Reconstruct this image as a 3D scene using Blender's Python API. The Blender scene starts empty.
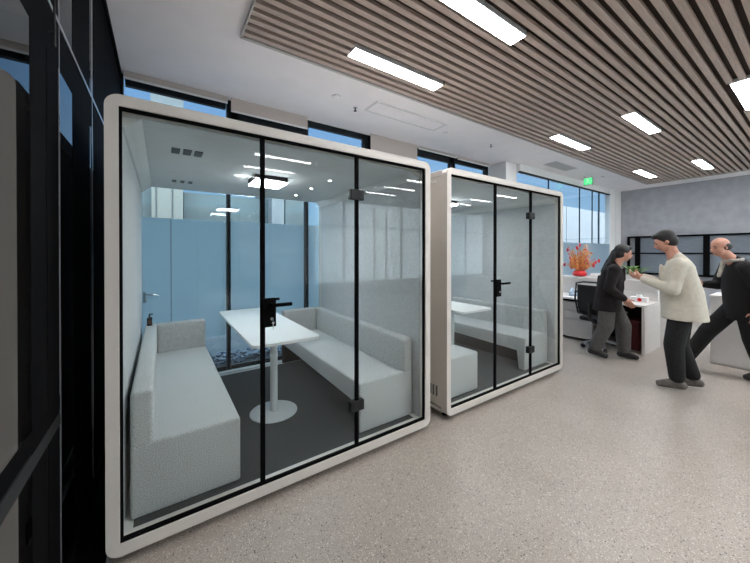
import bpy, bmesh, math, random
from mathutils import Vector, Matrix
random.seed(7)
S = bpy.context.scene
COL = S.collection
PI = math.pi

# ------------------------------------------------------------------ materials
def nodemat(name):
    m = bpy.data.materials.new(name); m.use_nodes = True
    nt = m.node_tree; nt.nodes.clear()
    out = nt.nodes.new('ShaderNodeOutputMaterial')
    return m, nt, out

def pmat(name, col, rough=.5, metal=0., var=0., scale=20., bump=0., bscale=None, spec=.5, col2=None, stretch=None, detail=3., sheen=0., coat=0.):
    """principled material with procedural colour variation and bump"""
    m, nt, out = nodemat(name)
    b = nt.nodes.new('ShaderNodeBsdfPrincipled')
    nt.links.new(b.outputs[0], out.inputs[0])
    b.inputs['Roughness'].default_value = rough
    b.inputs['Metallic'].default_value = metal
    b.inputs['Specular IOR Level'].default_value = spec
    b.inputs['Sheen Weight'].default_value = sheen
    b.inputs['Coat Weight'].default_value = coat
    tc = nt.nodes.new('ShaderNodeTexCoord')
    mp = nt.nodes.new('ShaderNodeMapping')
    nt.links.new(tc.outputs['Object'], mp.inputs[0])
    if stretch: mp.inputs['Scale'].default_value = stretch
    nz = nt.nodes.new('ShaderNodeTexNoise')
    nz.inputs['Scale'].default_value = scale; nz.inputs['Detail'].default_value = detail
    nt.links.new(mp.outputs[0], nz.inputs['Vector'])
    rp = nt.nodes.new('ShaderNodeValToRGB')
    c2 = col2 or tuple(max(0, c * (1 - var)) for c in col)
    c1 = col if col2 else tuple(min(1, c * (1 + var)) for c in col)
    rp.color_ramp.elements[0].position = .35; rp.color_ramp.elements[1].position = .65
    rp.color_ramp.elements[0].color = (*c2, 1); rp.color_ramp.elements[1].color = (*c1, 1)
    nt.links.new(nz.outputs['Fac'], rp.inputs[0])
    nt.links.new(rp.outputs[0], b.inputs['Base Color'])
    if bump:
        n2 = nt.nodes.new('ShaderNodeTexNoise'); n2.inputs['Scale'].default_value = bscale or scale * 3
        n2.inputs['Detail'].default_value = 4
        nt.links.new(mp.outputs[0], n2.inputs['Vector'])
        bp = nt.nodes.new('ShaderNodeBump'); bp.inputs['Strength'].default_value = bump
        bp.inputs['Distance'].default_value = .004
        nt.links.new(n2.outputs['Fac'], bp.inputs['Height'])
        nt.links.new(bp.outputs[0], b.inputs['Normal'])
    return m

def emit(name, col, s):
    m, nt, out = nodemat(name)
    e = nt.nodes.new('ShaderNodeEmission')
    e.inputs[0].default_value = (*col, 1); e.inputs[1].default_value = s
    nt.links.new(e.outputs[0], out.inputs[0])
    return m

def glassmat(name, tint, ior=1.5, rough=0.):
    """thin architectural pane: tinted see-through plus Fresnel reflection"""
    m, nt, out = nodemat(name)
    t = nt.nodes.new('ShaderNodeBsdfTransparent'); t.inputs[0].default_value = (*tint, 1)
    g = nt.nodes.new('ShaderNodeBsdfGlossy'); g.inputs['Roughness'].default_value = rough
    f = nt.nodes.new('ShaderNodeFresnel'); f.inputs[0].default_value = ior
    geo = nt.nodes.new('ShaderNodeNewGeometry')
    # the pane is a thin slab: only the outer skin reflects, the inner skin lets light straight through
    mul = nt.nodes.new('ShaderNodeMath'); mul.operation = 'MULTIPLY'
    sub = nt.nodes.new('ShaderNodeMath'); sub.operation = 'SUBTRACT'; sub.inputs[0].default_value = 1
    nt.links.new(geo.outputs['Backfacing'], sub.inputs[1])
    nt.links.new(f.outputs[0], mul.inputs[0]); nt.links.new(sub.outputs[0], mul.inputs[1])
    mx = nt.nodes.new('ShaderNodeMixShader')
    nt.links.new(mul.outputs[0], mx.inputs[0]); nt.links.new(t.outputs[0], mx.inputs[1]); nt.links.new(g.outputs[0], mx.inputs[2])
    nt.links.new(mx.outputs[0], out.inputs[0])
    return m

def filmmat(name, col, clear=.12):
    m, nt, out = nodemat(name)
    tr = nt.nodes.new('ShaderNodeBsdfTranslucent'); tr.inputs[0].default_value = (*col, 1)
    df = nt.nodes.new('ShaderNodeBsdfDiffuse'); df.inputs[0].default_value = (*[c * .55 for c in col], 1)
    tp = nt.nodes.new('ShaderNodeBsdfTransparent'); tp.inputs[0].default_value = (*col, 1)
    m1 = nt.nodes.new('ShaderNodeMixShader'); m1.inputs[0].default_value = .3
    nt.links.new(tr.outputs[0], m1.inputs[1]); nt.links.new(df.outputs[0], m1.inputs[2])
    m2 = nt.nodes.new('ShaderNodeMixShader'); m2.inputs[0].default_value = clear
    nt.links.new(m1.outputs[0], m2.inputs[1]); nt.links.new(tp.outputs[0], m2.inputs[2])
    gl = nt.nodes.new('ShaderNodeBsdfGlossy'); gl.inputs['Roughness'].default_value = .05
    fr = nt.nodes.new('ShaderNodeFresnel'); fr.inputs[0].default_value = 1.5
    m3 = nt.nodes.new('ShaderNodeMixShader')
    nt.links.new(fr.outputs[0], m3.inputs[0]); nt.links.new(m2.outputs[0], m3.inputs[1]); nt.links.new(gl.outputs[0], m3.inputs[2])
    nt.links.new(m3.outputs[0], out.inputs[0])
    return m

def terrazzo():
    m, nt, out = nodemat('terrazzo')
    b = nt.nodes.new('ShaderNodeBsdfPrincipled'); nt.links.new(b.outputs[0], out.inputs[0])
    b.inputs['Roughness'].default_value = .33
    b.inputs['Specular IOR Level'].default_value = .45
    tc = nt.nodes.new('ShaderNodeTexCoord')
    nz = nt.nodes.new('ShaderNodeTexNoise'); nz.inputs['Scale'].default_value = 1.3; nz.inputs['Detail'].default_value = 4
    nt.links.new(tc.outputs['Object'], nz.inputs['Vector'])
    base = nt.nodes.new('ShaderNodeValToRGB')
    base.color_ramp.elements[0].position = .3; base.color_ramp.elements[1].position = .7
    base.color_ramp.elements[0].color = (.325, .285, .245, 1); base.color_ramp.elements[1].color = (.395, .35, .305, 1)
    nt.links.new(nz.outputs['Fac'], base.inputs[0])
    prev = base.outputs[0]
    for scale, rad, rnd, col in ((85, .30, .70, (.62, .58, .53, 1)), (130, .34, .55, (.22, .20, .185, 1)), (60, .24, .72, (.07, .063, .06, 1)), (95, .22, .70, (.10, .09, .085, 1)), (190, .34, .5, (.56, .52, .48, 1))):
        v = nt.nodes.new('ShaderNodeTexVoronoi'); v.inputs['Scale'].default_value = scale
        nt.links.new(tc.outputs['Object'], v.inputs['Vector'])
        lt = nt.nodes.new('ShaderNodeMath'); lt.operation = 'LESS_THAN'; lt.inputs[1].default_value = rad
        nt.links.new(v.outputs['Distance'], lt.inputs[0])
        sp = nt.nodes.new('ShaderNodeSeparateColor'); nt.links.new(v.outputs['Color'], sp.inputs[0])
        gt = nt.nodes.new('ShaderNodeMath'); gt.operation = 'GREATER_THAN'; gt.inputs[1].default_value = rnd
        nt.links.new(sp.outputs[0], gt.inputs[0])
        mu = nt.nodes.new('ShaderNodeMath'); mu.operation = 'MULTIPLY'
        nt.links.new(lt.outputs[0], mu.inputs[0]); nt.links.new(gt.outputs[0], mu.inputs[1])
        mx = nt.nodes.new('ShaderNodeMix'); mx.data_type = 'RGBA'
        nt.links.new(mu.outputs[0], mx.inputs[0]); nt.links.new(prev, mx.inputs[6]); mx.inputs[7].default_value = col
        prev = mx.outputs[2]
    nt.links.new(prev, b.inputs['Base Color'])
    # faint large-scale polish variation
    n3 = nt.nodes.new('ShaderNodeTexNoise'); n3.inputs['Scale'].default_value = 2.2
    nt.links.new(tc.outputs['Object'], n3.inputs['Vector'])
    mr = nt.nodes.new('ShaderNodeMapRange'); mr.inputs[3].default_value = .26; mr.inputs[4].default_value = .42
    nt.links.new(n3.outputs['Fac'], mr.inputs[0]); nt.links.new(mr.outputs[0], b.inputs['Roughness'])
    return m

M = dict(
    floor=terrazzo(),
    ceil=pmat('ceiling_paint', (.90, .865, .87), .9, var=.02, scale=3),
    wall=pmat('grey_plaster', (.35, .36, .385), .92, var=.07, scale=5, bump=.3, bscale=70),
    white=pmat('white_paint', (.72, .71, .70), .7, var=.02, scale=4),
    dwall=pmat('dark_wall', (.05, .05, .055), .8, var=.1, scale=4),
    slat=pmat('timber_slat', (.49, .40, .345), .65, var=.10, scale=6, stretch=(1, 14, 14), detail=6),
    slatgap=pmat('slat_backing', (.034, .022, .017), .9, var=.1, scale=8),
    alu=pmat('pale_aluminium_trim', (.50, .48, .46), .5, var=.03, scale=9),
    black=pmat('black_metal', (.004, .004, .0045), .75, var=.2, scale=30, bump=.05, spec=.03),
    dgrey=pmat('charcoal_metal', (.016, .017, .018), .5, var=.1, scale=30, spec=.25),
    silver=pmat('brushed_silver', (.55, .57, .60), .3, metal=.8, var=.05, scale=40),
    booth=pmat('booth_cream_lacquer', (.66, .62, .57), .45, var=.012, scale=5, bump=.04, bscale=240),
    boothin=pmat('booth_pale_liner', (.62, .62, .60), .6, var=.02, scale=8),
    felt=pmat('pale_grey_felt', (.50, .515, .52), .95, var=.07, scale=55, bump=.5, bscale=160, sheen=.2, detail=6),
    bceil=pmat('booth_ceiling_board', (.60, .62, .62), .8, var=.03, scale=9, stretch=(1, 4, 1)),
    carpet=pmat('charcoal_carpet', (.032, .036, .038), .97, var=.35, scale=220, bump=.7, bscale=300, sheen=.15),
    fabric=pmat('grey_woven_fabric', (.45, .46, .455), .95, var=.42, scale=210, bump=.6, bscale=260, sheen=.25, detail=6),
    plinth=pmat('dark_plinth', (.03, .024, .02), .8, var=.1, scale=20),
    tabletop=pmat('white_laminate', (.78, .78, .77), .35, var=.01, scale=6),
    tmetal=pmat('white_powder_coat', (.70, .72, .73), .4, var=.01, scale=10),
    vent=pmat('grey_vent_grille', (.10, .11, .115), .7, var=.1, scale=40),
    blind=pmat('beige_roller_blind', (.50, .44, .405), .9, var=.04, scale=60, bump=.3, bscale=300),
    bframe=pmat('black_window_frame', (.009, .012, .015), .5, var=.1, scale=20, spec=.2),
    glass=glassmat('clear_booth_glass', (.965, .985, .98)),
    wglass=glassmat('window_glass', (.95, .985, 1.)),
    tglass=glassmat('dark_tinted_glass', (.22, .23, .24), ior=2.3),
    film=filmmat('frosted_blue_film', (.84, .95, 1.0)),
    led=emit('led_panel', (1, .985, 1), 16),
    bled=emit('booth_led', (.93, .97, 1), 20),
    dled=emit('downlight_led', (1, .97, .92), 8),
    exitm=emit('exit_green', (.06, .48, .17), .8),
    exitw=emit('exit_white', (.45, 1, .55), .6),
    desk=pmat('white_desk_laminate', (.70, .68, .66), .5, var=.02, scale=8),
    deskgrey=pmat('pale_grey_drawer', (.50, .48, .465), .55, var=.02, scale=8),
    red=pmat('red_lacquer', (.62, .015, .02), .35, var=.06, scale=14),
    dred=pmat('dark_red_box', (.12, .012, .014), .7, var=.15, scale=14),
    orange=pmat('dried_orange_stem', (.62, .27, .09), .8, var=.35, scale=40),
    berry=pmat('red_berry', (.55, .03, .05), .5, var=.3, scale=30),
    green=pmat('green_leaf', (.12, .26, .06), .6, var=.35, scale=20),
    soil=pmat('soil', (.12, .07, .04), .95, var=.3, scale=60),
    blue=pmat('navy_card', (.02, .07, .18), .5, var=.1, scale=12),
    phone=pmat('pale_blue_plastic', (.42, .55, .68), .4, var=.06, scale=12),
    paper=pmat('white_paper', (.80, .80, .80), .8, var=.02, scale=12),
    mesh=pmat('black_mesh_fabric', (.010, .010, .012), .85, var=.4, scale=160, bump=.5),
    plastic=pmat('black_plastic', (.012, .012, .014), .4, var=.1, scale=20),
    shelfgrey=pmat('slate_blind', (.15, .175, .205), .6, var=.12, scale=7, stretch=(1, 1, 26)),
    skin=pmat('skin', (.55, .28, .20), .55, var=.08, scale=14, bump=.1),
    hair=pmat('black_hair', (.012, .011, .012), .55, var=.4, scale=60, stretch=(1, 1, .15), bump=.6),
    cream=pmat('cream_cotton', (.56, .525, .44), .9, var=.05, scale=30, bump=.5, bscale=22),
    bcoat=pmat('black_wool', (.006, .006, .007), .9, var=.3, scale=60, bump=.5, bscale=30),
    coatred=pmat('black_plum_wool', (.009, .006, .007), .9, var=.4, scale=20, bump=.5, bscale=30),
    trgrey=pmat('dark_grey_trousers', (.085, .08, .078), .9, var=.15, scale=30, bump=.5, bscale=24),
    trblack=pmat('black_trousers', (.008, .008, .009), .9, var=.3, scale=40, bump=.5, bscale=24),
    shoe=pmat('black_shoe', (.015, .014, .014), .45, var=.2, scale=20),
    shoeg=pmat('grey_trainer', (.12, .11, .10), .7, var=.2, scale=20),
    sole=pmat('pale_sole', (.45, .43, .40), .7, var=.05, scale=20),
    eye=pmat('dark_eye', (.02, .015, .012), .2, var=.1, scale=20),
    lip=pmat('lip', (.42, .13, .11), .5, var=.1, scale=20),
    scarf=pmat('pale_scarf', (.40, .38, .34), .9, var=.2, scale=20, bump=.5),
    brown=pmat('brown_leather', (.14, .065, .04), .55, var=.25, scale=12, bump=.2),
    terrace=pmat('terrace_paving', (.05, .06, .07), .85, var=.2, scale=3),
    gravel=pmat('blue_grey_pebble', (.09, .115, .15), .7, var=.5, scale=9),
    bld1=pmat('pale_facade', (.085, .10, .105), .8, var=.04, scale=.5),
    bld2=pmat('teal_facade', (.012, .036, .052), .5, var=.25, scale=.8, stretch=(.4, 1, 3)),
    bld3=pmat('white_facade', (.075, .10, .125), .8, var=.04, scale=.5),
    bline=pmat('facade_joint', (.02, .03, .04), .8, var=.05, scale=2),
)

# ------------------------------------------------------------------ mesh helpers
def bx(bm, x0, x1, y0, y1, z0, z1, bev=0., seg=2, mat=None):
    mt = Matrix.Translation(((x0 + x1) / 2, (y0 + y1) / 2, (z0 + z1) / 2)) @ Matrix.Diagonal((abs(x1 - x0), abs(y1 - y0), abs(z1 - z0), 1))
    if mat is not None: mt = mat @ mt
    r = bmesh.ops.create_cube(bm, size=1, matrix=mt)
    if bev:
        es = set()
        for v in r['verts']: es.update(v.link_edges)
        bmesh.ops.bevel(bm, geom=list(es), offset=bev, segments=seg, affect='EDGES', profile=.5)
    return bm

def cyl(bm, p0, p1, r0, r1=None, seg=20, cap=True):
    p0 = Vector(p0); p1 = Vector(p1); d = p1 - p0
    r1 = r0 if r1 is None else r1
    q = d.to_track_quat('Z', 'Y').to_matrix().to_4x4()
    bmesh.ops.create_cone(bm, cap_ends=cap, cap_tris=False, segments=seg, radius1=r0, radius2=r1, depth=d.length,
                          matrix=Matrix.Translation((p0 + p1) / 2) @ q)
    return bm

def lathe(bm, prof, seg=32, loc=(0, 0, 0), mat=None):
    rings = []
    L = Vector(loc)
    for r, z in prof:
        row = []
        for k in range(seg):
            a = 2 * PI * k / seg
            p = Vector((r * math.cos(a), r * math.sin(a), z))
            if mat is not None: p = mat @ p
            row.append(bm.verts.new(p + L))
        rings.append(row)
    for a, b in zip(rings, rings[1:]):
        for k in range(seg):
            bm.faces.new((a[k], a[(k + 1) % seg], b[(k + 1) % seg], b[k]))
    bm.faces.new(rings[0][::-1]); bm.faces.new(rings[-1])
    return bm

def tube(bm, pts, r, seg=8):
    pts = [Vector(p) for p in pts]
    rings = []
    n = len(pts)
    for i, p in enumerate(pts):
        d = (pts[min(i + 1, n - 1)] - pts[max(i - 1, 0)]).normalized()
        q = d.to_track_quat('Z', 'Y')
        rr = r[i] if isinstance(r, (list, tuple)) else r
        rings.append([bm.verts.new(p + q @ Vector((rr * math.cos(2 * PI * k / seg), rr * math.sin(2 * PI * k / seg), 0))) for k in range(seg)])
    for a, b in zip(rings, rings[1:]):
        for k in range(seg):
            bm.faces.new((a[k], a[(k + 1) % seg], b[(k + 1) % seg], b[k]))
    bm.faces.new(rings[0][::-1]); bm.faces.new(rings[-1])
    return bm

def rrect(w0, w1, h0, h1, r, n=8):
    pts = []
    if r <= 0: return [(w0, h0), (w1, h0), (w1, h1), (w0, h1)]
    for cx, cy, a0 in ((w1 - r, h0 + r, -90), (w1 - r, h1 - r, 0), (w0 + r, h1 - r, 90), (w0 + r, h0 + r, 180)):
        for k in range(n + 1):
            a = math.radians(a0 + 90 * k / n)
            pts.append((cx + r * math.cos(a), cy + r * math.sin(a)))
    return pts

def ring(bm, outer, inner, y0, y1):
    """frame between two outlines in XZ, thick from y0 to y1"""
    def loop(pts):
        vs = [bm.verts.new((x, y0, z)) for x, z in pts]
        return [bm.edges.new((vs[i], vs[(i + 1) % len(vs)])) for i in range(len(vs))]
    es = loop(outer)
    if inner: es += loop(inner)
    r = bmesh.ops.triangle_fill(bm, use_beauty=True, edges=es)
    fs = [g for g in r['geom'] if isinstance(g, bmesh.types.BMFace)]
    e = bmesh.ops.extrude_face_region(bm, geom=fs)
    vs = [g for g in e['geom'] if isinstance(g, bmesh.types.BMVert)]
    bmesh.ops.translate(bm, verts=vs, vec=(0, y1 - y0, 0))
    return bm

def slab(bm, outline, z0, z1):
    vs = [bm.verts.new((x, y, z0)) for x, y in outline]
    f = bm.faces.new(vs)
    e = bmesh.ops.extrude_face_region(bm, geom=[f])
    bmesh.ops.translate(bm, verts=[g for g in e['geom'] if isinstance(g, bmesh.types.BMVert)], vec=(0, 0, z1 - z0))
    return bm

def finish(bm, name, mat, parent=None, smooth=False, label=None):
    bmesh.ops.recalc_face_normals(bm, faces=bm.faces)
    me = bpy.data.meshes.new(name); bm.to_mesh(me); bm.free()
    me.materials.append(mat if not isinstance(mat, str) else M[mat])
    if smooth:
        for p in me.polygons: p.use_smooth = True
    o = bpy.data.objects.new(name, me); COL.objects.link(o)
    if smooth: me.set_sharp_from_angle(angle=math.radians(38))
    if parent is not None: o.parent = parent
    if label: o['label'] = label
    return o

def B(): return bmesh.new()
def box(name, mat, parent, x0, x1, y0, y1, z0, z1, bev=0., seg=2, label=None, smooth=None):
    return finish(bx(B(), x0, x1, y0, y1, z0, z1, bev, seg), name, mat, parent, smooth=bool(bev) if smooth is None else smooth, label=label)

def thing(name, label, cat, loc=(0, 0, 0), rz=0, group=None):
    o = bpy.data.objects.new(name, None); COL.objects.link(o)
    o.empty_display_size = .1
    o.location = loc; o.rotation_euler = (0, 0, rz)
    o['label'] = label; o['category'] = cat
    if group: o['group'] = group
    return o
def tag(o, label, cat, group=None, kind=None):
    o['label'] = label; o['category'] = cat
    if group: o['group'] = group
    if kind: o['kind'] = kind
    return o
def struct(o, label=None):
    o['kind'] = 'structure'
    if label: o['label'] = label
    return o
def copy_tree(o, parent=None):
    c = o.copy(); COL.objects.link(c)
    if parent is not None: c.parent = parent
    for ch in [k for k in bpy.data.objects if k.parent == o]:
        copy_tree(ch, c)
    return c

# ------------------------------------------------------------------ dimensions
H = 3.53          # ceiling
YW = 4.44         # window wall
XL = -.36         # glass partition on the left
XE = 12.4         # end wall
YB = -5.2         # wall behind the camera
XN = -2.6         # far wall of the dark room on the left

# ------------------------------------------------------------------ floor, ceiling, walls
struct(box('floor', 'floor', None, XN, XE, YB, YW, -.12, 0))
SX0, SX1, SY1 = .60, 11.55, 3.05
bm = B()   # plaster ceiling with a recess for the slats
bx(bm, XN, SX0, YB, YW, H, H + .2)
bx(bm, SX0, SX1, SY1, YW, H, H + .2)
bx(bm, SX1, XE, YB, YW, H, H + .2)
struct(finish(bm, 'ceiling', 'ceil'), 'white plaster ceiling around the slatted field')
struct(box('ceiling', 'slatgap', None, SX0, SX1, YB, SY1, H + .012, H + .2), 'dark backing above the timber slats')
bm = B()
bx(bm, SX0 - .0, SX0 + .012, YB, SY1, H - .035, H + .08)
bx(bm, SX1 - .012, SX1, YB, SY1, H - .035, H + .08)
bx(bm, SX0, SX1, SY1 - .03, SY1, H - .035, H + .08)
struct(finish(bm, 'trim_1', 'alu'), 'pale metal edge trim around the slatted ceiling')

LX = [1.53, 5.45, 9.37]; LL = 1.19; LW = .16
LY = [2.65, 1.645, .61, -.42, -1.45, -2.48, -3.51, -4.5]
bm = B()
y = SY1 - .03
while y > YB + .1:
    ya, yb = y - .073, y - .021
    yc = (ya + yb) / 2
    blocked = any(abs(yc - ly) < LW / 2 + .03 for ly in LY)
    if blocked:
        segs = []; x = SX0 + .012
        for lx in LX:
            segs.append((x, lx - .012)); x = lx + LL + .012
        segs.append((x, SX1 - .012))
    else:
        segs = [(SX0 + .012, SX1 - .012)]
    for a, b in segs: bx(bm, a, b, ya, yb, H - .03, H + .004)
    y -= .0995
struct(finish(bm, 'trim_2', 'slat'), 'parallel beige timber slats across the ceiling')

nearrow = {0: 'row nearest the windows', 1: 'second row from the windows', 2: 'third row from the windows'}
first = None
def make_led():
    t = thing('ceiling_light', '', 'ceiling light', (0, 0, 0), 0, 'recessed linear ceiling lights')
    bm = B(); hw = LW / 2
    bx(bm, 0, .008, -hw, hw, -.046, 0); bx(bm, LL - .008, LL, -hw, hw, -.046, 0)
    bx(bm, .008, LL - .008, -hw, -hw + .008, -.046, 0); bx(bm, .008, LL - .008, hw - .008, hw, -.046, 0); bx(bm, .008, LL - .008, -hw + .008, hw - .008, -.01, 0)
    finish(bm, 'frame', 'tmetal', t)
    box('diffuser', 'led', t, .008, LL - .008, -LW / 2 + .008, LW / 2 - .008, -.048, -.03, label='glowing white diffuser')
    return t
led = make_led()
colname = ['left', 'middle', 'far']
labels = {
 (0, 0): 'linear light in the slats above the near booth, close to the slatted edge',
 (0, 1): 'largest light in view, long white panel cut by the top edge of the photo',
 (1, 0): 'linear ceiling light in the slats above the second booth',
 (1, 1): 'linear light mid ceiling, right of the one above the second booth',
 (1, 2): 'linear light cut by the right edge of the photo',
 (2, 0): 'small distant linear light nearest the slatted ceiling corner above the exit sign',
 (2, 1): 'small distant linear light above the head of the person in the cream jacket',
}
used_first = False
for i, lx in enumerate(LX):
    for j, ly in enumerate(LY):
        o = led if not used_first else copy_tree(led)
        used_first = True
        o.location = (lx, ly, H + .012)
        o['label'] = labels.get((i, j), 'linear ceiling light in the slats outside the view of the photo')

# left glass partition --------------------------------------------------------
def mullion(ya, yb, n, lab=None, x1=XL - .0065):
    return struct(box('trim_%d' % n, 'black', None, XL - .08, x1, ya, yb, 0, H, .004, 1), lab or 'black vertical mullion of the left glass partition')
mullion(1.545, 1.725, 10); mullion(1.735, 1.905, 11)
mullion(2.17, 2.64, 12); mullion(2.76, 3.30, 13); mullion(3.30, 4.44, 15)
mullion(.30, .38, 18, x1=XL); mullion(-.9, -.8, 19, x1=XL); mullion(-2.2, -2.1, 20, x1=XL); mullion(-3.6, -3.5, 21, x1=XL); mullion(YB, YB + .1, 22, x1=XL)
bm = B()
bx(bm, XL - .01, XL - .008, 1.725, 1.735, 0, H)
struct(finish(bm, 'trim_23', 'dgrey'), 'thin joint line between two black door stiles')
bm = B(); cyl(bm, (XL + .02, 1.715, 2.35), (XL + .02, 1.715, 2.0 + .9), .004); bx(bm, XL, XL + .02, 1.712, 1.718, 2.4, 2.41); bx(bm, XL, XL + .02, 1.712, 1.718, 2.85, 2.86)
struct(finish(bm, 'trim_24', 'dgrey'))
struct(box('trim_25', 'black', None, XL - .075, XL - .006, YB, YW, 2.35, 2.54, .003, 1), 'black transom beam of the left glass partition')
struct(box('trim_26', 'silver', None, XL - .01, XL - .004, YB, YW, 2.541, 2.558), 'silver strip on top of the black transom')
struct(box('trim_27', 'silver', None, XL - .01, XL - .004, 1.908, 1.914, 0, H), 'thin silver edge beside the black door stile')
struct(box('trim_28', 'silver', None, XL - .01, XL - .004, 2.70, 2.712, 0, H), 'thin silver edge between black mullions')
struct(box('trim_29', 'dgrey', None, XL - .03, XL - .003, YB, 1.9, .80, .855, .004, 1), 'dark grey handrail bar across the left glass')
struct(box('trim_30', 'black', None, XL - .03, XL - .004, YB, 1.9, .865, .935, .004, 1), 'black bar above the grey handrail on the left glass')
struct(box('trim_31', 'black', None, XL - .06, XL + .01, YB, YW, 0, .09), 'black bottom rail of the left glass partition')
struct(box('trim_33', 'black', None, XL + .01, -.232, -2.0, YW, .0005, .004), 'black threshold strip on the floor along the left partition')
struct(box('trim_32', 'black', None, XL - .06, XL + .01, YB, YW, H - .06, H), 'black head rail of the left glass partition')
struct(box('window_9', 'tglass', None, XL - .018, XL - .008, YB, YW, .05, H - .03), 'dark tinted glass of the left partition')
struct(box('wall_left', 'dwall', None, XN - .1, XN, YB, YW, 0, H), 'dark wall behind the left glass partition')
XB = 4.0
bm = B()
bx(bm, XN, XB, YB - .1, YB, 0, H); bx(bm, XB, XE, YB - .1, YB, 0, .5); bx(bm, XB, XE, YB - .1, YB, 3.3, H)
struct(finish(bm, 'wall_front', 'white'), 'white wall behind the camera')
w = struct(bpy.data.objects.new('window_8', None), 'added frosted windows behind the camera that brighten the room'); COL.objects.link(w); w.location = (XB, YB, 0)  # windows added out of view to lift the room light
bm = B(); nx = 3; step = (XE - XB) / nx
for k in range(nx + 1): bx(bm, k * step - .02, k * step + .02, -.08, 0, .5, 3.3)
bx(bm, 0, nx * step, -.08, 0, .5, .54); bx(bm, 0, nx * step, -.08, 0, 3.26, 3.3)
finish(bm, 'window_frame', 'white', w)
box('frosted_pane', 'film', w, 0, nx * step, -.05, -.047, .5, 3.3)
struct(box('wall_left', 'dwall', None, XN - .1, XN, YB, YW, 0, H), 'dark wall behind the left glass partition')
bm = B()
bx(bm, XN, 2.6, YB - .1, YB, 0, H); bx(bm, 2.6, XE, YB - .1, YB, 0, .5); bx(bm, 2.6, XE, YB - .1, YB, 3.3, H)
struct(finish(bm, 'wall_front', 'white'), 'white wall behind the camera')
w = struct(bpy.data.objects.new('window_8', None), 'added frosted windows behind the camera that brighten the room'); COL.objects.link(w); w.location = (2.6, YB, 0)  # second unseen window row, also added to brighten the room
bm = B(); nx = 8; step = (XE - 2.6) / nx
for k in range(nx + 1): bx(bm, k * step - .03, k * step + .03, -.08, 0, .5, 3.3)
bx(bm, 0, nx * step, -.08, 0, .5, .55); bx(bm, 0, nx * step, -.08, 0, 3.25, 3.3); bx(bm, 0, nx * step, -.08, 0, 2.4, 2.45)
finish(bm, 'window_frame', 'bframe', w)
box('glass', 'wglass', w, 0, nx * step, -.05, -.04, .5, 3.3)
struct(box('wall_left', 'dwall', None, XN, XL - .08, YW, YW + .1, 0, H), 'dark wall at the end of the left room')

# window wall -----------------------------------------------------------------
MX = [.725 + 1.0705 * i for i in range(-1, 6)]
blind_bottom = [3.44, 3.35, None, 3.245, 3.47, 3.455]
head_h = [.018, .035, .045, .05, .075, .035]
for i in range(6):
    xa, xb = MX[i], MX[i + 1]
    if i == 0: xa = XL
    w = struct(bpy.data.objects.new('window_%d' % (i + 1), None), 'window bay with black frame and frosted lower film'); COL.objects.link(w)
    w.location = (xa, YW, 0)
    W = xb - xa
    bt = blind_bottom[i] if blind_bottom[i] else 3.50
    zt = bt - .012
    bm = B()
    bx(bm, -.018, .022, -.02, .07, 0, H)
    bx(bm, .035, W - .03, 0, .06, zt - head_h[i], H)
    bx(bm, .035, W - .03, 0, .06, 0, .07)
    if i == 1: bx(bm, .022, .11, .0, .06, zt - .08, H)
    if i == 4: bx(bm, W - .12, W - .03, .0, .06, .07, H)
    if i in (2,): bx(bm, W - .07, W - .03, 0, .06, .07, H)
    finish(bm, 'window_frame', 'bframe', w)
    box('glass', 'wglass', w, .03, W - .03, .04, .048, .05, 3.46)
    box('frosted_film', 'film', w, .036, W - .032, .033, .036, .47, 1.955)
    if i in (0, 3):
        bm = B(); bx(bm, W * .42, W * .42 + .006, .026, .033, .47, 1.955)
        finish(bm, 'film_joint', 'bld2', w)
struct(box('trim_3', 'bframe', None, MX[6] - .03, MX[6] + .035, YW - .03, YW + .07, 0, H))
for i in range(6):
    if blind_bottom[i] is None: continue
    xa = MX[i] + .02 if i else XL + .03; xb = MX[i + 1] - .02
    t = thing('roller_blind', '', 'blind', (xa, YW - .09, blind_bottom[i]), 0, 'beige roller blinds at the window heads')
    W = xb - xa
    box('fabric', 'blind', t, 0, W, .0, .006, .018, H - blind_bottom[i] - .001)
    box('bottom_bar', 'white', t, 0, W, -.006, .012, 0, .02, .002, 1)
    t['label'] = ['shallow beige roller blind behind the left part of the near booth',
                  'beige roller blind above the first black post of the near booth, second from left', None,
                  'deepest beige roller blind, above the right corner of the near booth',
                  'narrow beige roller blind above the gap between the two booths',
                  'farthest beige roller blind above the left corner of the second booth'][i]
struct(box('trim_4', 'white', None, XL, MX[6] + .05, YW - .03, YW - .02, H - .012, H), 'slim white pelmet along the window head')

# column, glazed partition, end wall
struct(box('wall_right', 'white', None, 6.19, 6.60, 4.02, YW + .1, 0, H, .003, 1), 'white square column at the end of the window wall')
# glazing between column and corner
YP = 3.95
w = struct(bpy.data.objects.new('window_7', None), 'full height glass partition with frosted lower half'); COL.objects.link(w)
w.location = (6.60, YP, 0)
PW = 11.55 - 6.60
box('glass', 'wglass', w, 0, PW, .0, .01, .05, 3.33)
box('frosted_film', 'film', w, 0, PW, -.004, -.001, .1, 1.81)
bm = B(); bx(bm, 0, PW, -.02, .03, 3.33, 3.36); bx(bm, 0, PW, -.02, .03, 0, .06)
finish(bm, 'window_frame', 'bframe', w)
for xx, ww, z0 in ((1.25, .008, 0), (2.92, .008, 0), (3.72, .006, 1.8), (4.17, .03, 1.8)):
    box('mullion', 'bld2', w, xx, xx + ww, -.012, .02, z0, 3.33)
struct(box('wall_back', 'white', None, 6.60, 11.55, YP - .01, YP + .12, 3.36, H))
bm = B(); bx(bm, 11.55, 11.95, YP - .03, YP + .12, 0, H); bx(bm, 11.98, XE, YP - .03, YP + .12, 0, H); bx(bm, 11.94, 11.99, YP, YP + .1, 0, H)
struct(finish(bm, 'wall_back', 'white'), 'white wall strip beside the glass partition')
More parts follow.
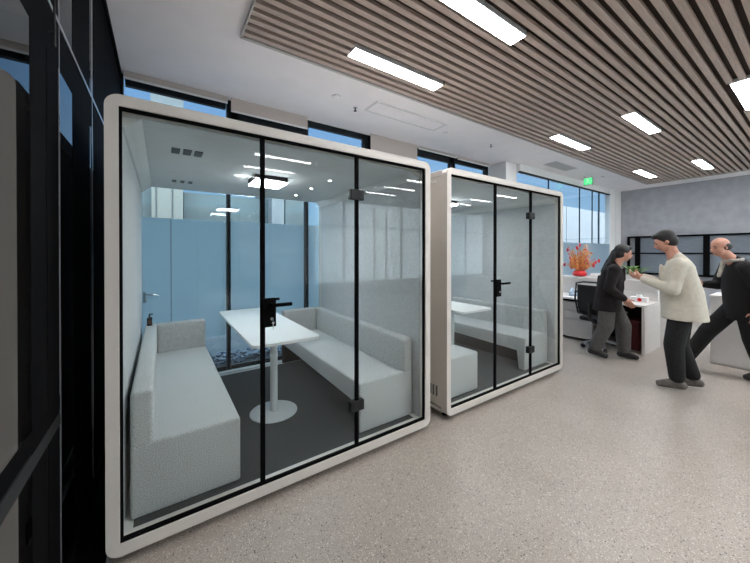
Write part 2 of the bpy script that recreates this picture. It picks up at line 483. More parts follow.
struct(box('wall_right', 'wall', None, XE, XE + .15, YB, YP + .12, 0, H), 'grey textured end wall')
# internal window in the end wall
t = thing('wall_display', 'long black framed panel of slate grey boards on the far grey wall', 'display', (XE, 0, 0))
bm = B()
bx(bm, -.10, -.001, -3.5, 3.72, 2.0, 2.05); bx(bm, -.10, -.001, -3.5, 3.72, .87, .93); bx(bm, -.08, -.001, -3.5, 3.60, 1.50, 1.54)
bx(bm, -.10, -.001, 3.67, 3.72, .93, 2.0)
for yy in (3.40, 1.9, .4, -1.1, -2.6): bx(bm, -.12, -.001, yy, yy + .12, .93, 2.0)
finish(bm, 'frame', 'black', t)
box('panel', 'shelfgrey', t, -.05, -.001, -3.5, 3.46, .93, 2.0)
t['label'] = 'long black framed panel of slate grey boards across the far grey wall'

# exit sign, ceiling fittings
t = thing('exit_sign', 'small glowing green exit sign hanging from the white ceiling at far right', 'sign', (9.15, 3.6, 3.39))
box('housing', 'dgrey', t, 0, .03, -.105, .105, -.09, .09, .004, 1)
box('face', 'exitm', t, -.004, 0, -.10, .10, -.085, .085)
bm = B()   # running figure and arrow
fg = [((-.010, .055), (-.010, .055), .016), ((-.01, .035), (.0, -.01), .010), ((0, -.01), (-.035, -.03), .009), ((-.035, -.03), (-.04, -.06), .008), ((0, -.01), (.03, -.035), .009), ((.03, -.035), (.055, -.05), .008), ((-.01, .03), (-.04, .015), .007), ((-.01, .03), (.03, .02), .007)]
for (a, b, r) in fg:
    if a == b: cyl(bm, (-.007, -a[0], a[1]), (-.004, -a[0], a[1]), r, seg=12)
    else:
        d = Vector((0, -(b[0] - a[0]), b[1] - a[1])); cyl(bm, (-.005, -a[0], a[1]), Vector((-.005, -a[0], a[1])) + d, r * .6, seg=6)
finish(bm, 'pictogram', 'exitw', t)
box('arrow', 'exitw', t, -.006, -.004, -.09, -.06, -.006, .006)
bm = B(); bm.free()
for yy in (-.08, .08): finish(cyl(B(), (.015, yy, .09), (.015, yy, H - t.location.z), .004), 'hanger', 'dgrey', t)

t = thing('access_panel', 'flush white rectangular access panel in the plaster ceiling above the booths', 'panel', (3.0, 3.53, H))
bm = B(); ring(bm, rrect(-.66, .66, -.16, .16, 0), rrect(-.63, .63, -.13, .13, 0), 0, .010)
bmesh.ops.rotate(bm, verts=bm.verts, cent=(0, 0, 0), matrix=Matrix.Rotation(PI / 2, 3, 'X'))
for v in bm.verts: v.co.z = -abs(v.co.z) 
finish(bm, 'frame', 'white', t)
box('door_panel', 'ceil', t, -.625, .625, -.125, .125, -.006, 0)
t = thing('access_panel', 'faint grey flush ceiling panel above the second booth near the exit sign', 'panel', (7.6, 3.55, H))
box('door_panel', 'alu', t, -.5, .5, -.14, .14, -.005, 0)

def smoke(loc, lab, r=.045):
    t = thing('smoke_detector', lab, 'detector', loc)
    finish(lathe(B(), [(r * .5, -.024), (r * .8, -.022), (r, -.016), (r, -.010)], 24), 'sensor', 'ceil', t, smooth=True)
    finish(lathe(B(), [(r * 1.2, -.014), (r * 1.25, -.004), (r * 1.25, 0)], 24), 'base', 'white', t, smooth=True)
    return t
smoke((1.84, 3.565, H), 'round white smoke detector on the white ceiling left of the access panel')
smoke((3.88, 3.62, H), 'small round white detector on the white ceiling right of the access panel', .03)
smoke((9.5, 3.4, H), 'small round detector on the white ceiling just right of the exit sign', .035)
t = thing('sprinkler', 'small dark sprinkler head hanging from the ceiling left of the access panel', 'sprinkler', (2.2, 3.70, H))
finish(lathe(B(), [(.03, -.004), (.032, 0)], 16), 'escutcheon', 'silver', t)
finish(lathe(B(), [(.010, -.05), (.022, -.048), (.022, -.044), (.006, -.040), (.008, -.02), (.012, -.004)], 12), 'nozzle', 'dgrey', t, smooth=True)
t = thing('sprinkler', 'small sprinkler head on the ceiling above the second booth', 'sprinkler', (5.0, 3.55, H))
finish(lathe(B(), [(.010, -.05), (.022, -.048), (.022, -.044), (.006, -.040), (.008, -.02), (.012, 0)], 12), 'nozzle', 'dgrey', t, smooth=True)

# ------------------------------------------------------------------ booth
BW, BD = 2.16, 2.20
FZ = .09           # inner floor level
OL, OR, OB, OT = .0545, BW - .057, .107, 2.27
def make_booth():
    t = thing('meeting_booth', '', 'booth', (0, 0, 0))
    out = rrect(0, BW, .047, 2.326, .062, 8)
    finish(ring(B(), out, rrect(OL, OR, OB, OT, .004, 2), 0, .07), 'front_frame', 'booth', t, smooth=True)
    finish(ring(B(), out, rrect(OL, OR, OB, OT, .004, 2), BD - .08, BD), 'rear_frame', 'booth', t, smooth=True)
    # outer skin between the frames, slightly set back
    out2 = rrect(.008, BW - .008, .055, 2.318, .056, 8)
    inn2 = rrect(.05, BW - .05, FZ - .01, 2.262, 0)
    # side panels, roof and floor as separate parts
    for s in (0, 1):
        xa, xb = (.008, .045) if s == 0 else (BW - .045, BW - .008)
        box('side_panel', 'booth', t, xa, xb, .07, BD - .08, .11, 2.26)
        xa, xb = (.008, .05) if s == 0 else (BW - .05, BW - .008)
    bm = B(); bx(bm, .012, BW - .012, .07, BD - .08, 2.262, 2.318, .006, 1); finish(bm, 'roof', 'booth', t)
    bm = B(); bx(bm, .012, BW - .012, .07, BD - .08, .055, FZ - .004, .004, 1); finish(bm, 'base', 'booth', t)
    # side trims seen on the left flank of the second booth
    box('corner_post', 'booth', t, .003, .008, .07, .10, .11, 2.26)
    box('top_rail', 'booth', t, .0, .008, .15, BD - .12, 2.21, 2.222)
    box('bottom_rail', 'booth', t, .0, .008, .15, BD - .12, .165, .172)
    for k in range(4): box('vent_slot', 'vent', t, .004, .0085, .125 + k * .04, .147 + k * .04, .19, .29, .002, 1)
    for sx in (.10, BW - .10):
        for sy in (.12, BD - .12):
            finish(lathe(B(), [(.03, 0), (.03, .012), (.012, .014), (.012, .056)], 16, loc=(sx, sy, 0)), 'foot', 'black', t)
    # liner
    x0, x1 = OL - .0, OR + .0
    box('wall_panel', 'felt', t, x0 - .008, x0 + .004, .07, BD - .08, FZ, 2.262)
    box('wall_panel', 'felt', t, x1 - .004, x1 + .008, .07, BD - .08, FZ, 2.262)
    box('ceiling_board', 'bceil', t, x0 + .004, x1 - .004, .07, BD - .08, 2.248, 2.262)
    for s in (0, 1):   # sloping cornice between wall and ceiling
        bm = B()
        a = x0 + .004 if s == 0 else x1 - .004
        d = 1 if s == 0 else -1
        vs = []
        for yy in (.07, BD - .08):
            vs.append([bm.verts.new(p) for p in ((a, yy, 2.19), (a, yy, 2.247), (a + d * .085, yy, 2.247), (a + d * .07, yy, 2.235), (a + d * .012, yy, 2.19))])
        f0 = bm.faces.new(vs[0]); f1 = bm.faces.new(vs[1][::-1])
        for k in range(5): bm.faces.new((vs[0][k], vs[1][k], vs[1][(k + 1) % 5], vs[0][(k + 1) % 5]))
        finish(bm, 'cornice', 'boothin', t)
    box('carpet', 'carpet', t, x0 + .045, x1 - .045, .098, BD - .12, FZ - .003, FZ + .004)
    bm = B()
    bx(bm, x0 + .004, x1 - .004, .07, .098, FZ - .003, FZ + .008)
    bx(bm, x0 + .004, x1 - .004, BD - .12, BD - .08, FZ - .003, FZ + .008)
    bx(bm, x0 + .004, x0 + .045, .098, BD - .12, FZ - .003, FZ + .006)
    bx(bm, x1 - .045, x1 - .004, .098, BD - .12, FZ - .003, FZ + .006)
    finish(bm, 'floor_trim', 'boothin', t, label='pale trim around the carpet')
    # black gasket, posts and glass
    finish(ring(B(), rrect(OL, OR, OB, OT, 0), rrect(OL + .012, OR - .010, OB + .014, OT - .014, 0), .010, .034), 'gasket', 'black', t)
    p1, p2, hw = .745, 1.425, .0135
    box('post', 'black', t, p1 - hw, p1 + hw, .010, .034, OB + .014, OT - .014, .002, 1)
    box('post', 'black', t, p2 - hw, p2 + hw, .010, .034, OB + .014, OT - .014, .002, 1)
    box('glass_panel', 'glass', t, OL + .012, p1 - hw, .019, .027, OB + .014, OT - .014)
    box('glass_panel', 'glass', t, p2 + hw, OR - .010, .019, .027, OB + .014, OT - .014)
    dz0, dz1 = OB + .014, OT - .014
    door = box('door', 'glass', t, p1 + hw, p2 - hw, .019, .027, dz0, dz1, label='frameless glass door')
    hd = finish(bx(B(), p1 - .005, p1 + .078, -.002, .012, 1.085, 1.265, .004, 2), 'lock_plate', 'black', door, smooth=True)
    bm = B(); bx(bm, p1 + .02, p1 + .062, .036, .05, 1.09, 1.26, .004, 2)
    bx(bm, p1 + .030, p1 + .125, .075, .095, 1.235, 1.252, .004, 2); cyl(bm, (p1 + .045, .05, 1.243), (p1 + .045, .08, 1.243), .009, seg=12)
    finish(bm, 'inner_handle', 'black', door, smooth=True)
    bm = B(); cyl(bm, (p1 + .045, 0, 1.225), (p1 + .045, -.045, 1.225), .011, seg=14)
    bx(bm, p1 + .033, p1 + .165, -.056, -.036, 1.214, 1.236, .006, 3)
    finish(bm, 'lever_handle', 'black', door, smooth=True)
    bm = B(); cyl(bm, (p1 + .05, -.002, 1.135), (p1 + .05, -.007, 1.135), .009, seg=14)
    bx(bm, p1 + .049, p1 + .051, -.034, -.007, 1.130, 1.140)
    finish(bm, 'key_cylinder', 'silver', door)
    bm = B(); lathe(bm, [(.006, -.001), (.008, 0), (.006, .001)], 14, loc=(p1 + .05, -.032, 1.115), mat=Matrix.Rotation(PI / 2, 3, 'X'))
    bx(bm, p1 + .0475, p1 + .0525, -.033, -.031, 1.075, 1.108)
    finish(bm, 'key', 'silver', door)
    for zc in (1.975, .415):
        bm = B()
        bx(bm, p2 - .060, p2 - .003, -.004, .045, zc - .037, zc + .037, .003, 2)
        bx(bm, p2 + .003, p2 + .052, -.004, .045, zc - .037, zc + .037, .003, 2)
        cyl(bm, (p2, .002, zc - .037), (p2, .002, zc + .037), .008, seg=12)
        finish(bm, 'hinge', 'dgrey', door, smooth=True)
    box('rear_glass', 'glass', t, OL, OR, BD - .045, BD - .035, OB, OT)
    # ceiling vents
    for yy, xx, wx, wy in ((.50, .285, .05, .13), (1.60, .315, .035, .10)):
        for k in range(3):
            box('ceiling_vent', 'vent', t, xx + k * .068, xx + k * .068 + wx, yy, yy + wy, 2.242, 2.249, .002, 1)
    return t
booth = make_booth()
booth2 = copy_tree(booth)
booth.location = (-.225, 1.978, 0); booth2.location = (2.143, 1.978, 0)
booth['label'] = 'near cream framed glass meeting booth on the left with a white table inside'
booth2['label'] = 'second cream framed glass meeting booth, behind and right of the near one'
booth['group'] = booth2['group'] = 'glass meeting booths side by side'

def make_sofa(s):
    """s=+1: back against the left wall; origin at the back near floor corner; s=-1 mirrored"""
    t = thing('sofa', '', 'sofa')
    def X(a, b): return (a, b) if s > 0 else (-b, -a)
    L = 2.0
    x = X(0, .103); box('backrest', 'fabric', t, x[0], x[1], 0, L, .385, .69, .022, 4)
    x = X(.10, .555); box('end_arm', 'fabric', t, x[0], x[1], L - .13, L, .30, .69, .022, 4)
    x = X(.0, .558)   # seat and near end panel are one upholstered piece
    bm = B()
    prof = [(.0, .0), (.0, .40), (L - .13, .40), (L - .13, .245), (.085, .245), (.085, .0)]
    va = [bm.verts.new((x[0], y, z)) for y, z in prof]; vb = [bm.verts.new((x[1], y, z)) for y, z in prof]
    bm.faces.new(va); bm.faces.new(vb[::-1])
    for k in range(6): bm.faces.new((va[k], vb[k], vb[(k + 1) % 6], va[(k + 1) % 6]))
    bmesh.ops.bevel(bm, geom=list(bm.edges), offset=.016, segments=4, affect='EDGES', profile=.5)
    finish(bm, 'seat', 'fabric', t, smooth=True)
    x = X(.02, .30); box('plinth', 'plinth', t, x[0], x[1], .08, L - .02, .0, .25)
    x = X(.02, .55); box('support_panel', 'plinth', t, x[0], x[1], L - .07, L - .02, .0, .25)
    return t
sl = make_sofa(1); sr = make_sofa(-1)
sl2 = copy_tree(sl); sr2 = copy_tree(sr)
IX0, IX1 = -.225 + OL + .004, -.225 + OR - .004
for o, bxx, s in ((sl, -.225, 1), (sr, -.225, -1), (sl2, 2.143, 1), (sr2, 2.143, -1)):
    o.location = (bxx + OL + .030, 2.132, FZ + .006) if s > 0 else (bxx + OR - .012, 2.132, FZ + .006)
    o['group'] = 'grey bench sofas in the booths'
sl['label'] = 'grey fabric bench sofa along the left wall of the near booth'
sr['label'] = 'grey fabric bench sofa along the right wall of the near booth'
sl2['label'] = 'grey fabric bench sofa at the left of the second booth, mostly hidden'
sr2['label'] = 'grey fabric bench sofa along the right wall of the second booth'

def make_table():
    t = thing('meeting_table', '', 'table')   # origin at pedestal base centre
    finish(slab(B(), rrect(-.285, .265, -.44, 1.25, .05, 6), .728, .75), 'tabletop', 'tabletop', t)
    finish(lathe(B(), [(.0325, .008), (.0325, .72)], 28), 'column', 'tmetal', t, smooth=True)
    finish(lathe(B(), [(.207, 0), (.207, .006), (.199, .010), (.04, .014)], 48), 'base_plate', 'tmetal', t, smooth=True)
    box('mounting_plate', 'tmetal', t, -.15, .15, -.12, .12, .718, .729)
    box('wall_bracket', 'tmetal', t, -.2, .2, 1.20, 1.262, .66, .728)
    return t
tb = make_table(); tb2 = copy_tree(tb)
tb.location = (.850, 2.885, FZ + .004); tb2.location = (3.218, 2.885, FZ + .004)
tb['label'] = 'white pedestal table between the two sofas of the near booth'
tb2['label'] = 'white pedestal table in the second booth, only its corner showing'
tb['group'] = tb2['group'] = 'white booth tables'

def make_lamp():
    t = thing('booth_ceiling_light', '', 'ceiling light')
    box('housing', 'dgrey', t, -.145, .145, -.145, .145, .004, .048)
    box('diffuser', 'bled', t, -.14, .14, -.14, .14, -.010, .004)
    return t
lp = make_lamp(); lp2 = copy_tree(lp)
lp.location = (.84, 3.04, 2.2); lp2.location = (3.208, 3.04, 2.2)
lp['label'] = 'bright white panel light under the ceiling of the near booth'
lp2['label'] = 'bright panel light at the top left inside the second booth'
lp['group'] = lp2['group'] = 'booth panel lights'
for k, yy in enumerate((2.76, 3.21, 3.69)):
    t = thing('downlight', ['small round downlight in the near booth ceiling, nearest the front glass', 'small round downlight in the near booth ceiling, middle of three', 'small round downlight in the near booth ceiling, nearest the rear glass'][k], 'ceiling light', (1.355, yy, 2.248), 0, 'small downlights in the near booth')
    finish(lathe(B(), [(.016, -.004), (.020, -.004), (.022, 0)], 16), 'bezel', 'tmetal', t)
    finish(lathe(B(), [(.0155, -.006), (.0155, -.003)], 16), 'lens', 'dled', t)

# small things in the near booth
t = thing('pump_bottle', 'small black pump bottle on the far left corner of the sofa back', 'bottle', (-.10, 4.02, FZ + .697))
finish(bx(B(), -.022, .022, -.022, .022, 0, .085, .005, 2), 'body', 'plastic', t, smooth=True)
bm = B(); cyl(bm, (0, 0, .085), (0, 0, .115), .008); bx(bm, -.006, .03, -.006, .006, .112, .124, .003, 2)
finish(bm, 'pump', 'plastic', t, smooth=True)
box('label_patch', 'brown', t, -.015, .015, -.0235, -.022, .02, .06)
t = thing('window_handle', 'silver lever handle on the window behind the left of the near booth', 'handle', (-.15, YW - .03, 1.04))
box('rose', 'silver', t, -.015, .015, -.02, 0, -.06, .06, .004, 2)
finish(tube(B(), [(0, -.02, .03), (0, -.05, .035), (.03, -.065, .035), (.09, -.06, .03), (.13, -.05, .01)], .009), 'lever', 'silver', t, smooth=True)

# ------------------------------------------------------------------ outside
struct(box('ground', 'terrace', None, -25, 40, YW + .1, 60, -.2, -.02), 'dark terrace outside the windows')
def building(name, lab, x0, x1, y0, y1, z1, mat, z0=-.02, lines=()):
    t = thing(name, lab, 'building', (x0, y0, z0))
    box('wall', mat, t, 0, x1 - x0, 0, y1 - y0, 0, z1 - z0)
    for a in lines:
        box('joint', 'bline', t, a, a + .04, -.02, 0, 0, z1 - z0)
    return t
t = building('building', 'pale grey panelled building seen through the glass behind the left of the near booth', -.28, .70, 14, 15.5, 7.0, 'bld1', lines=(.12, .62))
b = box('upper_floor', 'bld2', t, -.02, 1.0, -.05, 1.5, 7.02, 9.2)
building('building', 'low dark teal building beyond the middle of the near booth', .75, 4.05, 14.6, 17, 3.95, 'bld2')
building('building', 'pale building beyond the right of the near booth', 4.05, 4.6, 14, 17, 5.0, 'bld3')
building('building', 'teal building beyond the right end of the near booth', 4.65, 5.6, 14, 17, 3.95, 'bld2')
building('building', 'dark narrow building at the far left behind the near booth', -1.2, -.3, 15, 16, 4.4, 'bld2')
building('building', 'white building beyond the glass partition at right', 17, 48, 12, 16, 5.2, 'bld3', lines=(4.1, 9.6, 15.5))
bm = B()
for k in range(260):
    r = random.uniform(.02, .045)
    c = Vector((random.uniform(.5, 1.7), random.uniform(4.66, 5.1), -.02 + r * .6 + random.random() * .10))
    bmesh.ops.create_icosphere(bm, subdivisions=1, radius=r, matrix=Matrix.Translation(c) @ Matrix.Diagonal((1, random.uniform(.7, 1.2), random.uniform(.5, .8), 1)))
tag(finish(bm, 'pebbles', 'gravel'), 'blue grey pebbles outside below the window behind the near table', 'pebbles', kind='stuff')

# ------------------------------------------------------------------ reception
t = thing('reception_desk', 'white reception desk with raised counter behind the walking people', 'desk', (6.0, 1.60, 0))
DL = 2.3
box('desktop', 'desk', t, .02, .71, .0, DL, .715, .745, .004, 1)
box('end_panel', 'desk', t, .0, .76, -.001, .035, 0, .714, .003, 1)
box('screen_panel', 'desk', t, .71, .75, 0, DL, .0, 1.05)
bm = B(); bx(bm, .66, .71, -.0, .025, .746, 1.05); bx(bm, .66, .709, 1.2, 1.22, .746, 1.05); bx(bm, .70, .709, .05, DL, .86, .87)
finish(bm, 'divider', 'white', t)
box('counter_top', 'desk', t, .64, .92, -.01, DL, 1.052, 1.08, .004, 1)
box('modesty_panel', 'plinth', t, .66, .70, .04, DL, .05, .70)
box('cable_tray', 'black', t, .10, .66, .04, DL, .67, .714)
def pedestal(y0, lab):
    t = thing('drawer_cabinet', lab, 'cabinet', (6.06, y0, 0), 0, 'drawer cabinets under the reception desk')
    box('body', 'deskgrey', t, .012, .55, 0, .55, .045, .665)
    for z0, z1 in ((.52, .66), (.37, .51), (.05, .36)):
        box('drawer', 'deskgrey', t, -.012, .012, .006, .544, z0, z1, .003, 1)
    finish(cyl(B(), (-.02, .06, .62), (-.012, .06, .62), .012, seg=14), 'lock', 'black', t)
    for a in (.05, .5):
        for c in (.06, .50): finish(cyl(B(), (a - .02, c, .022), (a + .02, c, .022), .0215, seg=14), 'castor', 'black', t)
pedestal(2.30, 'pale grey three drawer cabinet under the desk behind the office chair')
pedestal(2.90, 'pale grey three drawer cabinet under the desk, partly hidden by the second booth')
t = thing('storage_box', 'dark red box on the floor under the reception desk', 'box', (6.2, 1.72, 0))
box('body', 'dred', t, 0, .35, 0, .30, 0, .42, .006, 1); box('lid', 'dred', t, -.01, .36, -.01, .31, .421, .47, .006, 1)

t = thing('flower_pot', 'round red pot of dried orange branches on the raised counter', 'plant', (6.76, 2.80, 1.08))
finish(lathe(B(), [(.07, 0), (.115, .02), (.125, .06), (.10, .10), (.09, .115), (.08, .115), (.08, .09)], 32), 'pot', 'red', t, smooth=True)
bm = B(); bb = B()
rnd = random.Random(3)
for k in range(46):
    a = rnd.uniform(0, 2 * PI); tilt = rnd.uniform(.05, 1.15); L = rnd.uniform(.22, .50) * (1.15 - .35 * tilt)
    d = Vector((math.cos(a) * math.sin(tilt), math.sin(a) * math.sin(tilt), math.cos(tilt)))
    p = Vector((math.cos(a) * .03, math.sin(a) * .03, .10))
    mid = p + d * L * .5 + Vector((0, 0, .03)); end = p + d * L + Vector((0, 0, .02))
    tube(bm, [p, mid, end], [.009, .013, .003], 5)
    for q in range(4):
        c = p.lerp(end, rnd.uniform(.3, 1)) + Vector([rnd.uniform(-.02, .02) for _ in range(3)])
        bmesh.ops.create_icosphere(bm if rnd.random() < .65 else bb, subdivisions=1, radius=rnd.uniform(.010, .022), matrix=Matrix.Translation(c))
for (dx, dy, dz) in ((0, 0, .55), (0, .22, .46), (-.02, -.28, .22), (0, -.24, .16), (.02, -.32, .25), (0, .28, .16), (0, .05, .50)):
    e = Vector((dx, dy, dz + .06))
    tube(bm, [(0, 0, .1), e * .6 + Vector((0, 0, .06)), e], [.006, .005, .003], 5)
    bmesh.ops.create_icosphere(bb, subdivisions=2, radius=.026, matrix=Matrix.Translation(e) @ Matrix.Diagonal((.8, .8, 1.5, 1)))
finish(bm, 'branches', 'orange', t, smooth=True, label='dried orange branches'); finish(bb, 'berries', 'berry', t, smooth=True, label='red buds')['kind'] = 'stuff'

t = thing('potted_plant', 'green leafy plant in a white rectangular planter on the raised counter', 'plant', (6.76, 1.93, 1.08))
box('planter', 'white', t, -.06, .06, -.13, .13, 0, .085, .006, 2)
box('soil', 'soil', t, -.05, .05, -.12, .12, .08, .092)
bm = B()
for k in range(34):
    a = rnd.uniform(0, 2 * PI); L = rnd.uniform(.16, .30); y0 = rnd.uniform(-.06, .10)
    pts = []
    for q in range(5):
        u = q / 4
        pts.append(Vector((math.cos(a) * L * u * .9, y0 + math.sin(a) * L * u * .9, .09 + L * (1.25 * u - .75 * u * u))))
    side = Vector((-math.sin(a), math.cos(a), 0))
    rows = []
    for q, p in enumerate(pts):
        w_ = [.006, .014, .015, .010, .001][q]
        rows.append((bm.verts.new(p - side * w_), bm.verts.new(p + Vector((0, 0, -.004))), bm.verts.new(p + side * w_)))
    for r0, r1 in zip(rows, rows[1:]):
        bm.faces.new((r0[0], r0[1], r1[1], r1[0])); bm.faces.new((r0[1], r0[2], r1[2], r1[1]))
finish(bm, 'leaves', 'green', t, smooth=True)
t = thing('card_holder', 'small white box on the raised counter right of the red pot', 'box', (6.76, 2.52, 1.08))
box('tray', 'white', t, -.05, .05, -.09, .09, 0, .05, .004, 1)
box('cards', 'paper', t, -.04, .04, -.08, .08, .05, .075)

t = thing('telephone', 'pale blue desk telephone on the reception desk below the red pot', 'telephone', (6.35, 2.70, .745), .2)
bm = B(); bx(bm, -.09, .09, -.09, .09, 0, .04, .01, 2)
for v in bm.verts:
    if v.co.z > .02: v.co.z += (v.co.x + .09) * .35
finish(bm, 'base', 'phone', t, smooth=True)
bm = B(); bx(bm, -.085, .10, .045, .085, .045, .075, .01, 2)
for v in bm.verts: v.co.z += (v.co.x + .09) * .35
finish(bm, 'handset', 'phone', t, smooth=True)
bm = B(); bx(bm, -.03, .06, -.07, .02, .041, .046, .001, 1)
for v in bm.verts: v.co.z += (v.co.x + .09) * .35
finish(bm, 'keypad', 'dgrey', t)
t = thing('file_box', 'dark navy box file on the reception desk beside the telephone', 'box', (6.45, 2.42, .745))
box('body', 'blue', t, -.07, .07, -.11, .08, 0, .085, .004, 1); box('paper_stack', 'paper', t, -.065, .065, -.105, .075, .086, .095)
tag(box('papers', 'paper', None, 6.10, 6.31, 2.30, 2.58, .7455, .753), 'loose white papers on the reception desk in front of the navy box', 'papers')
t = thing('tissue_box', 'white tissue box with red print on the near end of the reception desk', 'box', (6.42, 1.78, .745))
box('body', 'paper', t, -.06, .06, -.11, .11, 0, .08, .004, 1)
finish(lathe(B(), [(.028, 0), (.028, .002)], 20, loc=(-.0602, -.02, .042), mat=Matrix.Rotation(-PI / 2, 3, 'Y')), 'red_mark', 'red', t)
bm = B()
rows = [[bm.verts.new((.035 * math.cos(2 * PI * k / 10) * (1 - q * .15), .05 * math.sin(2 * PI * k / 10) * (1 - .2 * q), .08 + q * .022 + rnd.uniform(-.004, .008))) for k in range(10)] for q in range(3)]
for a, b in zip(rows, rows[1:]):
    for k in range(10): bm.faces.new((a[k], a[(k + 1) % 10], b[(k + 1) % 10], b[k]))
finish(bm, 'tissue', 'paper', t, smooth=True)

t = thing('low_cabinet', 'white low cabinet behind the legs of the person at the right edge', 'cabinet', (6.35, -1.2, 0))
box('body', 'desk', t, 0, .5, 0, 2.17, .0, .93, .004, 1)
box('cabinet_top', 'white', t, -.01, .51, -.01, 2.18, .931, .955, .003, 1)
for k in range(4): box('door', 'desk', t, -.016, -.001, .005 + k * .5425, .5375 + k * .5425, .03, .92, .002, 1)

# office chair
def make_chair(loc, rz):
    t = thing('office_chair', 'black mesh office chair in front of the drawer cabinet', 'chair', loc, rz)
    finish(bx(B(), -.24, .24, -.24, .24, .44, .51, .03, 4), 'seat', 'mesh', t, smooth=True)
    # curved back with frame
    bm = B()
    path = [(-.23, -.27, .56), (-.24, -.33, .80), (-.22, -.33, 1.05), (-.10, -.34, 1.08), (.10, -.34, 1.08), (.22, -.33, 1.05), (.24, -.33, .80), (.23, -.27, .56), (.0, -.29, .54), (-.23, -.27, .56)]
    tube(bm, path, .014, 8); finish(bm, 'back_frame', 'plastic', t, smooth=True)
    bm = B(); rows = []
    for i in range(7):
        z = .56 + i * .078
        rows.append([bm.verts.new((xx, -.27 - .055 * math.sin(min(1, i / 3) * PI / 2) - .03 * (1 - (xx / .22) ** 2) + .02, z)) for xx in [-.22 + .055 * j for j in range(9)]])
    for a, b in zip(rows, rows[1:]):
        for j in range(8): bm.faces.new((a[j], a[j + 1], b[j + 1], b[j]))
    o = finish(bm, 'backrest', 'mesh', t, smooth=True)
    md = o.modifiers.new('thick', 'SOLIDIFY'); md.thickness = .008
    finish(tube(B(), [(0, -.05, .43), (0, -.22, .42), (0, -.34, .52), (0, -.355, .74)], .022), 'spine', 'plastic', t, smooth=True)
    for s in (-1, 1):
        bm = B(); tube(bm, [(s * .20, -.02, .43), (s * .29, -.02, .46), (s * .29, -.02, .61)], .014); bx(bm, s * .29 - .035, s * .29 + .035, -.16, .06, .61, .64, .012, 3)
        finish(bm, 'armrest', 'plastic', t, smooth=True)
    finish(cyl(cyl(B(), (0, 0, .12), (0, 0, .30), .030), (0, 0, .30), (0, 0, .44), .018), 'gas_lift', 'silver', t, smooth=True)
    for k in range(5):
        a = 2 * PI * k / 5 + .3
        d = Vector((math.cos(a), math.sin(a), 0))
        bm = B(); tube(bm, [Vector((0, 0, .125)), d * .16 + Vector((0, 0, .11)), d * .29 + Vector((0, 0, .075))], [.024, .019, .014])
        leg = finish(bm, 'leg', 'silver', t, smooth=True)
        bm = B(); s = Vector((-d.y, d.x, 0)) * .012; c = d * .29 + Vector((0, 0, .028))
        cyl(bm, c - s * 2, c - s * .5, .0275, seg=16); cyl(bm, c + s * .5, c + s * 2, .0275, seg=16); cyl(bm, c, c + Vector((0, 0, .04)), .008, seg=8)
        finish(bm, 'castor', 'plastic', leg, smooth=True)
    return t
make_chair((5.90, 2.10, 0), math.radians(-100))

# ------------------------------------------------------------------ people
def capsule(bm, p0, p1, r0, r1, n=14, caps=4):
    p0 = Vector(p0); p1 = Vector(p1); d = (p1 - p0)
    L = d.length; d.normalize(); q = d.to_track_quat('Z', 'Y')
    rings = []
    prof = []
    for k in range(caps + 1):
        a = -PI / 2 + (PI / 2) * k / caps; prof.append((r0 * math.cos(a), r0 * math.sin(a)))
    for k in range(caps + 1):
        a = (PI / 2) * k / caps; prof.append((r1 * math.cos(a), L + r1 * math.sin(a)))
    rows = []
    for r, z in prof:
        r = max(r, .0004)
        rows.append([bm.verts.new(p0 + q @ Vector((r * math.cos(2 * PI * k / n), r * math.sin(2 * PI * k / n), z))) for k in range(n)])
    for a, b in zip(rows, rows[1:]):
        for k in range(n): bm.faces.new((a[k], a[(k + 1) % n], b[(k + 1) % n], b[k]))
    bm.faces.new(rows[0][::-1]); bm.faces.new(rows[-1])

def ellip(bm, c, rx, ry, rz, rot=None):
    m = Matrix.Translation(Vector(c))
    if rot is not None: m = m @ rot
    bmesh.ops.create_uvsphere(bm, u_segments=24, v_segments=16, radius=1, matrix=m @ Matrix.Diagonal((rx, ry, rz, 1)))

def loft(bm, rings, n=24, power=2.4):
    """rings: (centre, rx along local x, ry along local y, yaw)"""
    rows = []
    for c, rx, ry, yaw in rings:
        row = []
        for k in range(n):
            a = 2 * PI * k / n
            ca, sa = math.cos(a), math.sin(a)
            x = rx * math.copysign(abs(ca) ** (2 / power), ca); y = ry * math.copysign(abs(sa) ** (2 / power), sa)
            row.append(bm.verts.new(Vector(c) + Vector((x * math.cos(yaw) - y * math.sin(yaw), x * math.sin(yaw) + y * math.cos(yaw), 0))))
        rows.append(row)
    for a, b in zip(rows, rows[1:]):
        for k in range(n): bm.faces.new((a[k], a[(k + 1) % n], b[(k + 1) % n], b[k]))
    bm.faces.new(rows[0][::-1]); bm.faces.new(rows[-1])

def blob(bm, name, mat, parent, voxel=.012, smooth=4, label=None):
    """fuse overlapping closed shapes into one continuous skin"""
    bmesh.ops.recalc_face_normals(bm, faces=bm.faces)
    me = bpy.data.meshes.new(name); bm.to_mesh(me); bm.free()
    o = bpy.data.objects.new(name, me); COL.objects.link(o)
    md = o.modifiers.new('r', 'REMESH'); md.mode = 'VOXEL'; md.voxel_size = voxel; md.use_smooth_shade = True
    if smooth:
        ms = o.modifiers.new('s', 'SMOOTH'); ms.factor = .5; ms.iterations = smooth
    bpy.context.view_layer.update()
    dg = bpy.context.evaluated_depsgraph_get()
    nm = bpy.data.meshes.new_from_object(o.evaluated_get(dg))
    o.modifiers.clear(); o.data = nm; bpy.data.meshes.remove(me)
    nm.materials.clear(); nm.materials.append(M[mat])
    for p in nm.polygons: p.use_smooth = True
    o.name = name
    o.parent = parent
    if label: o['label'] = label
    return o

